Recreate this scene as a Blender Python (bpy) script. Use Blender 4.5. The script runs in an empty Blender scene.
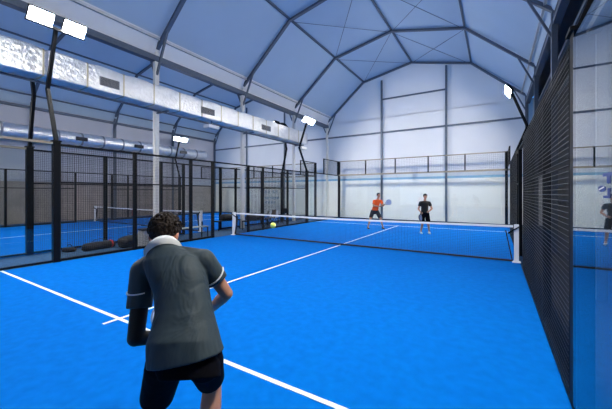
import bpy, bmesh, math, random
from mathutils import Vector, Matrix
random.seed(7)
C = bpy.context.scene.collection
PI = math.pi

# ------------------------------------------------------------------ camera
TH = 0.539
CX, CY, CH = 4.465, 0.85, 1.735
cam = bpy.data.objects.new('camera', bpy.data.cameras.new('camera'))
C.objects.link(cam)
cam.location = (CX, CY, CH)
cam.rotation_euler = (PI/2, 0, TH)
cam.data.sensor_width = 36
cam.data.lens = 302/612*36
cam.data.shift_x = (306-314.3)/612
cam.data.shift_y = -(204.5-193.4)/612
cam.data.clip_start = 0.02
cam.data.clip_end = 200
bpy.context.scene.camera = cam

# ------------------------------------------------------------------ world and exposure
w = bpy.data.worlds.new('world'); bpy.context.scene.world = w
w.use_nodes = True
w.node_tree.nodes['Background'].inputs[0].default_value = (0.10, 0.42, 1.15, 1)
w.node_tree.nodes['Background'].inputs[1].default_value = 1.0
LAMP = 420.0          # radiance of the floodlight lenses
vs = bpy.context.scene.view_settings
vs.view_transform = 'Standard'; vs.look = 'None'; vs.gamma = 1; vs.use_curve_mapping = False
vs.exposure = 0.45
try:
    bpy.context.scene.cycles.transparent_max_bounces = 32
except Exception:
    pass

# ------------------------------------------------------------------ materials
def srgb(r, g, b):
    f = lambda c: (c/255/12.92) if c/255 <= .04045 else ((c/255+.055)/1.055)**2.4
    return (f(r), f(g), f(b), 1)

def mat(name, col, rough=.6, metal=0., noise=0., nscale=20., bump=0., bscale=60., spec=.5, bdist=.01, sheen=0):
    m = bpy.data.materials.new(name); m.use_nodes = True
    nt = m.node_tree; b = nt.nodes['Principled BSDF']
    b.inputs['Base Color'].default_value = col
    b.inputs['Roughness'].default_value = rough
    b.inputs['Metallic'].default_value = metal
    b.inputs['Specular IOR Level'].default_value = spec
    tc = nt.nodes.new('ShaderNodeTexCoord')
    if noise > 0:
        n = nt.nodes.new('ShaderNodeTexNoise'); n.inputs['Scale'].default_value = nscale
        n.inputs['Detail'].default_value = 4
        nt.links.new(tc.outputs['Object'], n.inputs['Vector'])
        r = nt.nodes.new('ShaderNodeValToRGB')
        r.color_ramp.elements[0].position = .3; r.color_ramp.elements[1].position = .7
        r.color_ramp.elements[0].color = tuple(c*(1-noise) for c in col[:3])+(1,)
        r.color_ramp.elements[1].color = tuple(min(1, c*(1+noise)) for c in col[:3])+(1,)
        nt.links.new(n.outputs['Fac'], r.inputs['Fac'])
        nt.links.new(r.outputs['Color'], b.inputs['Base Color'])
    if bump > 0:
        n = nt.nodes.new('ShaderNodeTexNoise'); n.inputs['Scale'].default_value = bscale
        n.inputs['Detail'].default_value = 3
        nt.links.new(tc.outputs['Object'], n.inputs['Vector'])
        bp = nt.nodes.new('ShaderNodeBump'); bp.inputs['Strength'].default_value = bump
        bp.inputs['Distance'].default_value = bdist
        nt.links.new(n.outputs['Fac'], bp.inputs['Height'])
        nt.links.new(bp.outputs['Normal'], b.inputs['Normal'])
    return m

def membrane(name, col, tl=.35):
    m = mat(name, col, .75, noise=.03, nscale=.7, spec=.1)
    nt = m.node_tree; b = nt.nodes['Principled BSDF']; out = nt.nodes['Material Output']
    t = nt.nodes.new('ShaderNodeBsdfTranslucent'); t.inputs[0].default_value = col
    mx = nt.nodes.new('ShaderNodeMixShader'); mx.inputs[0].default_value = tl
    nt.links.new(b.outputs[0], mx.inputs[1]); nt.links.new(t.outputs[0], mx.inputs[2])
    nt.links.new(mx.outputs[0], out.inputs[0])
    return m

def glass_mat(name, tint=(.97, .99, .985), f0=.04):
    m = bpy.data.materials.new(name); m.use_nodes = True
    nt = m.node_tree; nt.nodes.clear()
    out = nt.nodes.new('ShaderNodeOutputMaterial')
    tr = nt.nodes.new('ShaderNodeBsdfTransparent'); tr.inputs[0].default_value = tint+(1,)
    gl = nt.nodes.new('ShaderNodeBsdfGlossy'); gl.inputs['Roughness'].default_value = .0
    gl.inputs[0].default_value = (1, 1, 1, 1)
    mix = nt.nodes.new('ShaderNodeMixShader')
    g = nt.nodes.new('ShaderNodeNewGeometry')
    d = nt.nodes.new('ShaderNodeVectorMath'); d.operation = 'DOT_PRODUCT'
    nt.links.new(g.outputs['Normal'], d.inputs[0]); nt.links.new(g.outputs['Incoming'], d.inputs[1])
    def mth(op, a, b=None):
        n = nt.nodes.new('ShaderNodeMath'); n.operation = op
        for i, v in enumerate((a, b)):
            if v is None: continue
            if isinstance(v, (int, float)): n.inputs[i].default_value = v
            else: nt.links.new(v, n.inputs[i])
        return n.outputs[0]
    a = mth('ABSOLUTE', d.outputs['Value'])
    p = mth('POWER', mth('SUBTRACT', 1.0, a), 5.0)
    f = mth('ADD', mth('MULTIPLY', p, 1-f0), f0)
    nt.links.new(f, mix.inputs[0]); nt.links.new(tr.outputs[0], mix.inputs[1]); nt.links.new(gl.outputs[0], mix.inputs[2])
    nt.links.new(mix.outputs[0], out.inputs[0])
    return m

M = {}
M['turf'] = mat('blue_turf', (0.0, .155, .59, 1), .95, noise=.08, nscale=9, bump=.35, bscale=260, spec=.04)
M['corridor'] = mat('grey_blue_turf', (.045, .10, .19, 1), .9, noise=.2, nscale=14, bump=.3, bscale=200, spec=.1)
M['outside_floor'] = mat('dark_floor', (.02, .025, .04, 1), .8, noise=.2)
M['line'] = mat('white_line', (.85, .88, .9, 1), .85, spec=.1)
M['fabric'] = membrane('tent_fabric', (.52, .62, .70, 1))
M['sidefabric'] = membrane('side_wall_fabric', (.55, .56, .62, 1), .1)
M['endfabric'] = membrane('end_wall_fabric', (.82, .82, .82, 1), .3)
M['liner'] = mat('white_liner', (.93, .91, .86, 1), .55, noise=.02, nscale=1.2, spec=.2)
M['blue_trim'] = mat('pale_blue_trim', (.25, .48, .66, 1), .5)
M['beige'] = mat('beige_board', (.36, .31, .28, 1), .8, noise=.12, nscale=1.5)
M['darkwall'] = mat('charcoal_curtain', (.035, .037, .042, 1), .85, noise=.25, nscale=2)
M['steel'] = mat('grey_steel', (.10, .125, .165, 1), .5, metal=.3, noise=.1)
M['galv'] = mat('galvanised_steel', (.55, .55, .53, 1), .5, metal=.3, noise=.1, nscale=6)
M['white_col'] = mat('white_painted_steel', (.68, .67, .64, 1), .5, noise=.06)
M['cable'] = mat('thin_cable', (.10, .12, .17, 1), .5, metal=.5)
M['black'] = mat('black_painted_steel', (.005, .006, .008, 1), .5, noise=.15, nscale=30, spec=.12)
M['wire'] = mat('dark_mesh_wire', (.035, .034, .032, 1), .4, metal=.3)
M['tan'] = mat('beige_rail_steel', (.30, .26, .19, 1), .5)
M['net'] = mat('black_net_cord', (.02, .02, .03, 1), .8)
M['tape'] = mat('white_net_tape', (.88, .89, .9, 1), .7)
M['foil'] = mat('crinkled_foil', (.88, .87, .85, 1), .36, metal=.85, bump=.8, bscale=9, bdist=.05, noise=.06, nscale=5)
M['seam'] = mat('foil_tape', (.62, .55, .38, 1), .5, metal=.3)
M['grille'] = mat('grey_grille', (.30, .31, .33, 1), .5)
M['plastic_white'] = mat('white_plastic', (.75, .75, .75, 1), .5)
M['glass'] = glass_mat('clear_glass')
M['sideglass'] = glass_mat('side_glass', (.80, .86, .88), .06)
M['decal'] = mat('blue_print', (.004, .035, .20, 1), .5)
M['decal_pale'] = mat('pale_blue_print', (.16, .30, .48, 1), .6)
M['ball'] = mat('yellow_felt', (.80, .88, .16, 1), .9, bump=.3, bscale=300)
M['skin'] = mat('skin', (.50, .24, .145, 1), .55, noise=.08, nscale=12)
M['skin_red'] = mat('skin_ear', (.55, .22, .13, 1), .55, noise=.06, nscale=12)
M['hair'] = mat('dark_curly_hair', (.014, .009, .006, 1), .6, noise=.5, nscale=60, spec=.15)
M['shirt'] = mat('dark_slate_shirt', (.020, .037, .045, 1), .7, noise=.10, nscale=3, bump=.5, bscale=3.0, bdist=.07)
nt_ = M['shirt'].node_tree
for nd in nt_.nodes:
    if nd.bl_idname == 'ShaderNodeTexNoise' and nd.outputs['Fac'].is_linked and nd.outputs['Fac'].links[0].to_node.bl_idname == 'ShaderNodeBump':
        mp_ = nt_.nodes.new('ShaderNodeMapping'); mp_.inputs['Scale'].default_value = (2.2, 1.2, .75); mp_.inputs['Rotation'].default_value = (.3, .5, .2)
        src = nd.inputs['Vector'].links[0].from_socket
        nt_.links.new(src, mp_.inputs['Vector']); nt_.links.new(mp_.outputs['Vector'], nd.inputs['Vector'])
        nd.inputs['Distortion'].default_value = .8
M['collar'] = mat('white_collar', (.72, .73, .72, 1), .8)
M['shorts'] = mat('black_shorts', (.004, .004, .006, 1), .85, bump=.5, bscale=5, bdist=.02, spec=.05)
M['sleeve'] = mat('black_compression', (.016, .015, .013, 1), .6, spec=.3)
M['orange'] = mat('orange_shirt', (.85, .11, .01, 1), .8, bump=.3, bscale=8)
M['blacktee'] = mat('black_shirt', (.010, .012, .010, 1), .8, bump=.3, bscale=8)
M['greyshort'] = mat('dark_grey_shorts', (.018, .022, .03, 1), .85)
M['shoe'] = mat('white_shoe', (.80, .80, .80, 1), .6)
M['darkshoe'] = mat('dark_shoe', (.03, .03, .05, 1), .6)
M['racket_grey'] = mat('grey_blue_racket', (.16, .22, .36, 1), .4)
M['racket_white'] = mat('pale_racket_face', (.45, .55, .75, 1), .4)
M['racket_dark'] = mat('dark_racket', (.04, .045, .06, 1), .4)
M['grip'] = mat('black_grip', (.02, .02, .02, 1), .8)
M['eye'] = mat('dark_eye', (.01, .01, .01, 1), .3)
M['red'] = mat('red_fabric', (.55, .03, .02, 1), .7)
M['bag'] = mat('black_bag_cloth', (.004, .004, .006, 1), .7, bump=.6, bscale=9, bdist=.03)
M['lattice'] = mat('grey_plastic_lattice', (.42, .42, .42, 1), .6)
M['wood'] = mat('worn_bench_board', (.30, .34, .32, 1), .6, noise=.2)
M['towel'] = mat('white_towel', (.7, .72, .75, 1), .9, bump=.5, bscale=12)
M['brown'] = mat('brown_chair_cloth', (.14, .09, .05, 1), .8)
lm = bpy.data.materials.new('lamp_lens'); lm.use_nodes = True
b_ = lm.node_tree.nodes['Principled BSDF']
b_.inputs['Base Color'].default_value = (.9, .9, .9, 1)
b_.inputs['Emission Color'].default_value = (1, .97, .92, 1)
b_.inputs['Emission Strength'].default_value = LAMP
M['lens'] = lm
lm2 = lm.copy(); lm2.name = 'dimmer_lamp_lens'; lm2.node_tree.nodes['Principled BSDF'].inputs['Emission Strength'].default_value = LAMP*.6
M['lens_dim'] = lm2

# ------------------------------------------------------------------ helpers
def world_loc(o):
    v = Vector((0, 0, 0))
    while o: v += o.location; o = o.parent
    return v

class MB:
    def __init__(s): s.bm = bmesh.new()
    def face(s, vs, q):
        try: s.bm.faces.new([vs[i] for i in q])
        except ValueError: pass
    def hexa(s, pts):
        v = [s.bm.verts.new(p) for p in pts]
        for q in ((0,3,2,1),(4,5,6,7),(0,1,5,4),(1,2,6,5),(2,3,7,6),(3,0,4,7)): s.face(v, q)
        return s
    def box(s, lo, hi):
        x0,y0,z0 = lo; x1,y1,z1 = hi
        return s.hexa([(x0,y0,z0),(x1,y0,z0),(x1,y1,z0),(x0,y1,z0),(x0,y0,z1),(x1,y0,z1),(x1,y1,z1),(x0,y1,z1)])
    def cbox(s, c, d, rot=None):
        pts = []
        for z in (-.5,.5):
            for x,y in ((-.5,-.5),(.5,-.5),(.5,.5),(-.5,.5)):
                p = Vector((x*d[0], y*d[1], z*d[2]))
                if rot: p = rot @ p
                pts.append(p+Vector(c))
        return s.hexa(pts)
    def bar(s, p0, p1, w, h, up=(0,0,1)):
        p0, p1 = Vector(p0), Vector(p1); ax = (p1-p0).normalized()
        up = Vector(up)
        if abs(ax.dot(up)) > .98: up = Vector((0,1,0)) if abs(ax.y) < .9 else Vector((1,0,0))
        x = ax.cross(up).normalized()*w/2; y = x.cross(ax).normalized()*h/2
        return s.hexa([p0-x-y, p0+x-y, p0+x+y, p0-x+y, p1-x-y, p1+x-y, p1+x+y, p1-x+y])
    def tube(s, p0, p1, r, n=10, r1=None):
        p0, p1 = Vector(p0), Vector(p1); ax = (p1-p0).normalized()
        u = Vector((0,0,1)) if abs(ax.z) < .9 else Vector((1,0,0))
        x = ax.cross(u).normalized(); y = ax.cross(x)
        r1 = r if r1 is None else r1
        a = [s.bm.verts.new(p0+(x*math.cos(t)+y*math.sin(t))*r) for t in [2*PI*i/n for i in range(n)]]
        b = [s.bm.verts.new(p1+(x*math.cos(t)+y*math.sin(t))*r1) for t in [2*PI*i/n for i in range(n)]]
        for i in range(n): s.face([a[i],a[(i+1)%n],b[(i+1)%n],b[i]], range(4))
        s.face(a[::-1], range(n)); s.face(b, range(n))
        return s
    def rings(s, rs, caps=True):
        """rs: list of lists of points (same count)"""
        L = [[s.bm.verts.new(p) for p in r] for r in rs]; n = len(L[0])
        for a, b in zip(L, L[1:]):
            for i in range(n): s.face([a[i],a[(i+1)%n],b[(i+1)%n],b[i]], range(4))
        if caps: s.face(L[0][::-1], range(n)); s.face(L[-1], range(n))
        return s
    def loft(s, rs, n=24, p=2.3):
        """rs: list of (centre, xvec, yvec) superellipse sections"""
        out = []
        for c, x, y in rs:
            c, x, y = Vector(c), Vector(x), Vector(y); r = []
            for i in range(n):
                t = 2*PI*i/n; ct, st = math.cos(t), math.sin(t)
                r.append(c+x*math.copysign(abs(ct)**(2/p), ct)+y*math.copysign(abs(st)**(2/p), st))
            out.append(r)
        return s.rings(out)
    def capsule(s, p0, p1, r0, r1=None, n=14):
        p0, p1 = Vector(p0), Vector(p1); r1 = r0 if r1 is None else r1
        ax = (p1-p0).normalized(); u = Vector((0,0,1)) if abs(ax.z) < .9 else Vector((1,0,0))
        x = ax.cross(u).normalized(); y = ax.cross(x); rs = []
        def ring(c, r): rs.append([c+(x*math.cos(2*PI*i/n)+y*math.sin(2*PI*i/n))*r for i in range(n)])
        for k in (-85,-60,-35,-12): a = math.radians(k); ring(p0+ax*math.sin(a)*r0, r0*math.cos(a))
        for k in (12,35,60,85): a = math.radians(k); ring(p1+ax*math.sin(a)*r1, r1*math.cos(a))
        return s.rings(rs)
    def ell(s, c, rad, rot=None, n=18, m=11):
        rs = []
        for j in range(1, m):
            a = -PI/2+PI*j/m; r = []
            for i in range(n):
                p = Vector((math.cos(a)*math.cos(2*PI*i/n)*rad[0], math.cos(a)*math.sin(2*PI*i/n)*rad[1], math.sin(a)*rad[2]))
                if rot: p = rot @ p
                r.append(p+Vector(c))
            rs.append(r)
        return s.rings(rs)
    def build(s, name, m, parent=None, smooth=False, local=False, remesh=0., smoothit=0, bevel=0.):
        off = world_loc(parent) if (parent and not local) else Vector((0,0,0))
        for v in s.bm.verts: v.co -= off
        bmesh.ops.recalc_face_normals(s.bm, faces=s.bm.faces)
        me = bpy.data.meshes.new(name); s.bm.to_mesh(me); s.bm.free()
        me.materials.append(M[m] if isinstance(m, str) else m)
        o = bpy.data.objects.new(name, me); C.objects.link(o)
        if remesh or bevel:
            if remesh:
                md = o.modifiers.new('r', 'REMESH'); md.mode = 'VOXEL'; md.voxel_size = remesh
                md.use_smooth_shade = True
                if smoothit:
                    sm = o.modifiers.new('s', 'SMOOTH'); sm.factor = .5; sm.iterations = smoothit
            if bevel:
                bv = o.modifiers.new('b', 'BEVEL'); bv.width = bevel; bv.segments = 3; bv.limit_method = 'ANGLE'
            dg = bpy.context.evaluated_depsgraph_get()
            nm = bpy.data.meshes.new_from_object(o.evaluated_get(dg)); nm.name = name
            o.modifiers.clear(); o.data = nm
            if not nm.materials: nm.materials.append(M[m])
        if smooth or remesh:
            for p in o.data.polygons: p.use_smooth = True
        if parent: o.parent = parent
        return o

def tag(o, label=None, cat=None, group=None, kind=None):
    if label: o['label'] = label
    if cat: o['category'] = cat
    if group: o['group'] = group
    if kind: o['kind'] = kind
    return o
def empty(name, loc, label=None, cat=None, group=None, rz=0):
    o = bpy.data.objects.new(name, None); C.objects.link(o)
    o.location = loc; o.rotation_euler = (0,0,rz); o.empty_display_size = .1
    return tag(o, label, cat, group)
def kids(o): return [c for c in C.objects if c.parent == o]
def copy_tree(o, parent=None):
    c = o.copy(); C.objects.link(c); c.parent = parent
    for ch in kids(o): copy_tree(ch, c)
    return c
def struct(o): o['kind'] = 'structure'; return o

# ------------------------------------------------------------------ the setting
XL, XV, XR = -18.75, -6.4, 5.95       # far left eave, valley between the two bays, right eave
YN, YF = -6.0, 21.05
struct(MB().box((-19.5, YN-.3, -.2), (7.6, YF+.3, -.02)).build('floor', 'corridor'))
struct(MB().box((5.12, YN, -.02), (7.3, YF, -.004)).build('floor', 'outside_floor'))
t1 = struct(MB().box((-5.0, 0, -.02), (5.0, 20, 0)).build('floor', 'turf'))
t2 = struct(MB().box((-16.95, 0, -.02), (-6.95, 20, 0)).build('floor', 'turf'))
for t, ox in ((t1, 0), (t2, -11.95)):
    for y in (3.05, 16.95):
        MB().box((ox-4.99, y-.025, 0), (ox+4.99, y+.025, .004)).build('service_line', 'line', t)
    MB().box((ox-.025, 2.85, 0), (ox+.025, 17.15, .003)).build('centre_line', 'line', t)

def roofpts(c):      # roof section from eave to eave
    return [(c-6.2, 6.85), (c-5.9, 7.5), (c-3.3, 9.68), (c, 10.36), (c+3.45, 9.56), (c+5.95, 7.5), (c+6.2, 6.85)]
for c in (-.2, -12.55):
    mb = MB()
    pts = roofpts(c)
    for (x0, z0), (x1, z1) in zip(pts, pts[1:]):
        mb.hexa([(x0,YN,z0),(x1,YN,z1),(x1,YF,z1),(x0,YF,z0),(x0,YN,z0+.03),(x1,YN,z1+.03),(x1,YF,z1+.03),(x0,YF,z0+.03)])
    o = struct(mb.build('ceiling', 'fabric')); o.data.materials.append(M['endfabric'])
    for k in (range(6) if c > -1 else range(30, 36)): o.data.polygons[k].material_index = 1  # valley strips in paler fabric: their lamplit brightness is put into the colour
def gable(name, y0, y1):
    mb = MB(); 
    mb.box((-18.85, y0, 0), (6.3, y1, 6.95))
    for c in (-.2, -12.55):
        pts = roofpts(c)[1:-1]
        lo = [(c-6.2, 6.9)]+pts+[(c+6.2, 6.9)]
        a = [mb.bm.verts.new((x, y0, z+.02)) for x, z in lo]; b = [mb.bm.verts.new((x, y1, z+.02)) for x, z in lo]
        n = len(a)
        mb.bm.faces.new(a); mb.bm.faces.new(b[::-1])
        for i in range(n): mb.bm.faces.new([a[i], b[i], b[(i+1)%n], a[(i+1)%n]])
    return struct(mb.build(name, 'endfabric'))
gable('wall_far', YF, YF+.06)
gable('wall_near', YN-.06, YN)
struct(MB().box((-18.95, YN, 0), (-18.85, YF, 7.6)).build('wall_left', 'sidefabric'))
struct(MB().box((6.9, YN, 0), (7.0, YF, 7.6)).build('wall_right', 'darkwall'))
struct(MB().box((-18.85, YF-.05, 0), (6.9, YF-.005, 2.66)).build('trim_1', 'liner'))
struct(MB().box((-18.85, YF-.06, 2.66), (6.9, YF-.005, 2.8)).build('trim_2', 'blue_trim'))
mb = MB()
for i in range(14):
    y = YN+i*1.95
    mb.box((-18.85, y+.015, 0), (-18.79, min(y+1.935, YF-.1), 2.42))
struct(mb.build('trim_3', 'beige'))
mb = MB()                                   # roof strip and end pieces right of the last columns
mb.hexa([(5.9,YN,6.85),(6.95,YN,7.3),(6.95,YF,7.3),(5.9,YF,6.85),(5.9,YN,6.88),(6.95,YN,7.33),(6.95,YF,7.33),(5.9,YF,6.88)])
struct(mb.build('ceiling', 'steel'))
for nm, y in (('wall_far', YF), ('wall_near', YN-.06)):
    struct(MB().box((6.3, y, 0), (6.95, y+.06, 7.3)).build(nm, 'darkwall'))
# end wall framework
for x, z1 in ((-2.18, 9.45), (1.9, 9.6)):
    o = MB().box((x-.06, YF-.17, 0), (x+.06, YF-.07, z1)).build('wall_column', 'steel')
    tag(o, 'tall grey column on the far end wall, %s' % ('left one, behind the orange-shirted player' if x < 0 else 'right one, behind the black-shirted player'), 'column')
for x in (-14.6, -10.4):
    o = MB().box((x-.05, YF-.17, 0), (x+.05, YF-.07, 9.4)).build('wall_column', 'steel')
    tag(o, 'grey column on the far end wall behind the second court, %s' % ('left one' if x < -12 else 'right one'), 'column', 'end wall columns behind the second court')
tag(MB().box((-6.3, YF-.15, 5.84), (5.9, YF-.08, 5.94)).build('wall_girt', 'steel'), 'long horizontal grey rail across the far end wall above the playing court', 'rail')
tag(MB().box((-2.12, YF-.15, 8.1), (1.84, YF-.08, 8.19)).build('wall_girt', 'steel'), 'short horizontal grey rail high between the two far wall columns', 'rail')
tag(MB().box((-18.7, YF-.15, 5.84), (-6.5, YF-.08, 5.94)).build('wall_girt', 'steel'), 'long horizontal grey rail across the far end wall behind the second court', 'rail')

# ------------------------------------------------------------------ arch frames
FY = [-1.5, 3.0, 7.5, 12.0, 16.5, 20.9]
def arch(y, c, left, right, label, grp):
    e = empty('arch_frame', (c, y, 0), label, 'roof frame', grp)
    P = [(c-6.2, 7.05), (c-3.3, 9.55), (c, 10.23), (c+3.45, 9.43), (c+6.15, 7.05)]
    for (x0, z0), (x1, z1) in zip(P, P[1:]):
        MB().bar((x0,y,z0), (x1,y,z1), .10, .13, up=(0,1,0)).build('rib', 'steel', e)
    if left: MB().box((c-6.27, y-.08, 0), (c-6.13, y+.08, 7.05)).build('column', 'white_col', e)
    if right: MB().box((c+6.08, y-.1, 0), (c+6.22, y+.1, 7.05)).build('column', 'steel', e)
    MB().bar((c-6.15, y, 6.15), (c-5.5, y, 7.6), .06, .07, up=(0,1,0)).build('knee_brace', 'steel', e)
    MB().bar((c+6.1, y, 6.3), (c+5.5, y, 7.6), .06, .07, up=(0,1,0)).build('knee_brace', 'steel', e)
    return e
near = ['behind the camera', 'nearest in the photo, mostly out of frame', 'nearest fully seen one',
        'second full one from the camera', 'last but one before the far wall', 'against the far end wall']
for i, y in enumerate(FY):
    if y < 0: continue
    arch(y, -.2, True, True, 'grey steel arch frame over the playing court, %s' % near[i], 'arch frames over the playing court')
    a = arch(y, -12.6, False, False, 'grey steel arch frame over second court, %s' % near[i].replace(', mostly out of frame', ''), 'arch frames over the second court')
    MB().box((XL-.03, y-.07, 0), (XL+.09, y+.07, 7.05)).build('column', 'steel', a)
# purlins and eave beams
def lng(name, x, z, w, h, m, label, cat='beam'):
    return tag(MB().box((x-w/2, YN+.1, z-h/2), (x+w/2, YF-.1, z+h/2)).build(name, m), label, cat)
for c, where in ((-.2, 'over the playing court'), (-12.6, 'over the second court')):
    lng('roof_purlin', c-3.3, 9.62, .08, .08, 'steel', 'long grey roof purlin left of the ridge '+where)
    lng('roof_purlin', c, 10.3, .08, .08, 'steel', 'long grey ridge purlin '+where)
    lng('roof_purlin', c+3.45, 9.5, .08, .08, 'steel', 'long grey roof purlin right of the ridge '+where)
lng('eave_rail', -6.08, 7.38, .07, .08, 'galv', 'upper grey eave rail above the valley columns, playing court side')
lng('eave_rail', -6.78, 7.38, .07, .08, 'steel', 'upper grey eave rail above the valley columns, second court side')
lng('eave_rail', -18.4, 7.38, .07, .08, 'steel', 'upper grey eave rail along the far left wall')
lng('eave_rail', 5.72, 7.3, .07, .08, 'galv', 'upper grey eave rail along the right side of the hall')
lng('gutter_beam', -6.4, 6.74, .24, .2, 'steel', 'deep dark gutter beam resting on the white valley columns')
lng('gutter_beam', -18.7, 6.72, .16, .14, 'steel', 'grey gutter beam along the far left wall')
lng('gutter_beam', 6.0, 6.7, .2, .16, 'steel', 'dark gutter beam over the columns right of the playing court')
for k, (x, z) in enumerate(((6.35, 6.3), (6.6, 5.6))):
    lng('side_beam', x, z, .1, .12, 'steel', 'long dark side beam outside the right mesh fence, %s' % ('upper one' if k == 0 else 'lower one'))
# bracing cables, one cross in each panel between purlins
Rz = {-3.5: 9.5, -.2: 10.18, 3.25: 9.38}
bays = [(FY[i], FY[i+1]) for i in range(1, 5)]
for i, (y0, y1) in enumerate(bays):
    for (x0, x1), side in (((-3.5, -.2), 'left of the ridge'), ((-.2, 3.25), 'right of the ridge')):
        if i < 2: continue
        e = empty('bracing_cable', ((x0+x1)/2, (y0+y1)/2, 9.8), 'thin crossed roof cables %s, %s' % (side, ('in the bay before the last', 'in the last bay before the end wall')[i-2]), 'cable', 'crossed roof cables')
        MB().tube((x0,y0,Rz[x0]), (x1,y1,Rz[x1]), .012, 5).build('cable', 'cable', e)
        MB().tube((x0,y1,Rz[x0]), (x1,y0,Rz[x1]), .012, 5).build('cable', 'cable', e)
for i, (y0, y1) in enumerate(bays[:3]):
    e = empty('bracing_cable', (-8, (y0+y1)/2, 8.5), 'thin crossed roof cables over the second court, %s' % ('nearest the camera', 'middle pair', 'farthest pair')[i], 'cable', 'crossed cables over the second court')
    MB().tube((-6.8,y0,7.3), (-9.15,y1,9.2), .012, 5).build('cable', 'cable', e)
    MB().tube((-6.8,y1,7.3), (-9.15,y0,9.2), .012, 5).build('cable', 'cable', e)

# ------------------------------------------------------------------ air ducts
def rrect(cx, cz, w, h, r, n=5):
    out = []
    for sx, sz, a0 in ((1,1,0),(-1,1,90),(-1,-1,180),(1,-1,270)):
        for k in range(n+1):
            a = math.radians(a0+90*k/n)
            out.append((cx+sx*(w/2-r)+r*math.cos(a), cz+sz*(h/2-r)+r*math.sin(a)))
    return out
d = empty('air_duct', (-5.98, 5, 4.81), 'big square silver foil air duct running over the left fence of the playing court', 'air duct')
rs = []; y = -3.0; k = 0
while y <= 17.01:
    s = 0.0 if k % 4 == 0 else .025+random.uniform(-.006, .008)
    q = rrect(-5.98, 5.18+random.uniform(-.004,.004), .56+s*2, .70+s*2, .05)
    rs.append([(a, y, b) for a, b in q]); y += .25; k += 1
MB().rings(rs).build('duct_body', 'foil', d, smooth=True)
for k in range(20):
    yy = -3+k*1.0
    MB().rings([[(a, yy+t, b) for a, b in rrect(-5.98, 5.18, .585, .73, .05)] for t in (-.02, .02)]).build('seam_band', 'seam', d)
for y0, y1 in ((5.3, 5.85), (8.95, 9.6), (12.6, 13.3)):
    mb = MB(); mb.box((-5.68, y0, 4.98), (-5.645, y1, 5.24))
    g = mb.build('air_grille', 'grille', d)
    mb = MB()
    for z in [5.0+i*.03 for i in range(8)]: mb.box((-5.645, y0+.02, z), (-5.635, y1-.02, z+.012))
    mb.build('louvre', 'darkwall', g)
for x in (-6.2,): MB().box((x-.03, -3, 4.74), (x+.03, 17, 4.79)).build('support_rail', 'steel', d)
for yy in (3, 7.5, 12, 16.5): MB().box((-6.33, yy-.03, 4.69), (-5.66, yy+.03, 4.74)).build('support_arm', 'steel', d)
for yy, lab in ((9.6, 'small white light box hanging under the big silver duct, nearer one'), (16.6, 'small white light box hanging under the far end of the big silver duct')):
    e = empty('light_box', (-5.85, yy, 4.46), lab, 'light box')
    MB().box((-6.03, yy-.28, 4.48), (-5.67, yy+.28, 4.62)).build('housing', 'plastic_white', e, bevel=.02)
    MB().box((-5.99, yy-.24, 4.465), (-5.71, yy+.24, 4.48)).build('diffuser', 'collar', e)
    MB().box((-5.86, yy-.02, 4.62), (-5.84, yy+.02, 4.8)).build('bracket', 'steel', e)
d2 = empty('air_duct', (-17.9, 5, 4.75), 'smaller round silver duct beyond the second court', 'air duct')
rs = []; y = -3.0; k = 0
while y <= 19:
    r = .355 if k % 3 == 0 else .41
    rs.append([(-17.9+r*math.cos(2*PI*i/20), y, 5.12+r*math.sin(2*PI*i/20)) for i in range(20)]); y += .2; k += 1
MB().rings(rs).build('duct_body', 'foil', d2, smooth=True)
for k in range(18):
    MB().rings([[(-17.9+.415*math.cos(2*PI*i/20), -2.4+k*1.2+t, 5.12+.415*math.sin(2*PI*i/20)) for i in range(20)] for t in (-.04, .04)]).build('seam_band', 'grille', d2)
for yy in FY[1:5]: MB().box((-18.66, yy-.04, 4.62), (-17.5, yy+.04, 4.69)).build('support_arm', 'steel', d2)
for yy in (5.5, 9.5, 13.0, 16.6): MB().cbox((-17.45, yy, 5.1), (.1, .6, .22)).build('air_grille', 'darkwall', d2)

# ------------------------------------------------------------------ court enclosures
def mesh_panel(x, y0, y1, z0, z1, parent, step=.05, r=.0018):
    if x < 0 and r < .002: r = .0026
    mb = MB(); n = int(round((y1-y0)/step)); m = int(round((z1-z0)/step))
    for i in range(n+1):
        y = y0+(y1-y0)*i/n; mb.box((x-r, y-r, z0), (x+r, y+r, z1))
    for j in range(m+1):
        z = z0+(z1-z0)*j/m; mb.box((x-r*2.4, y0, z-r*1.2), (x-r*.6, y1, z+r*1.2)) if x > 0 else mb.box((x+r*.6, y0, z-r), (x+r*2.4, y1, z+r))
    return mb.build('mesh_panel', 'wire', parent)
def mesh_panel_x(y, x0, x1, z0, z1, parent, step=.05, r=.003):
    mb = MB(); n = int(round((x1-x0)/step)); m = int(round((z1-z0)/step))
    for i in range(n+1):
        x = x0+(x1-x0)*i/n; mb.box((x-r, y-r, z0), (x+r, y+r, z1))
    for j in range(m+1):
        z = z0+(z1-z0)*j/m; mb.box((x0, y-r, z-r), (x1, y+r, z+r))
    return mb.build('mesh_panel', 'wire', parent)

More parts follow.
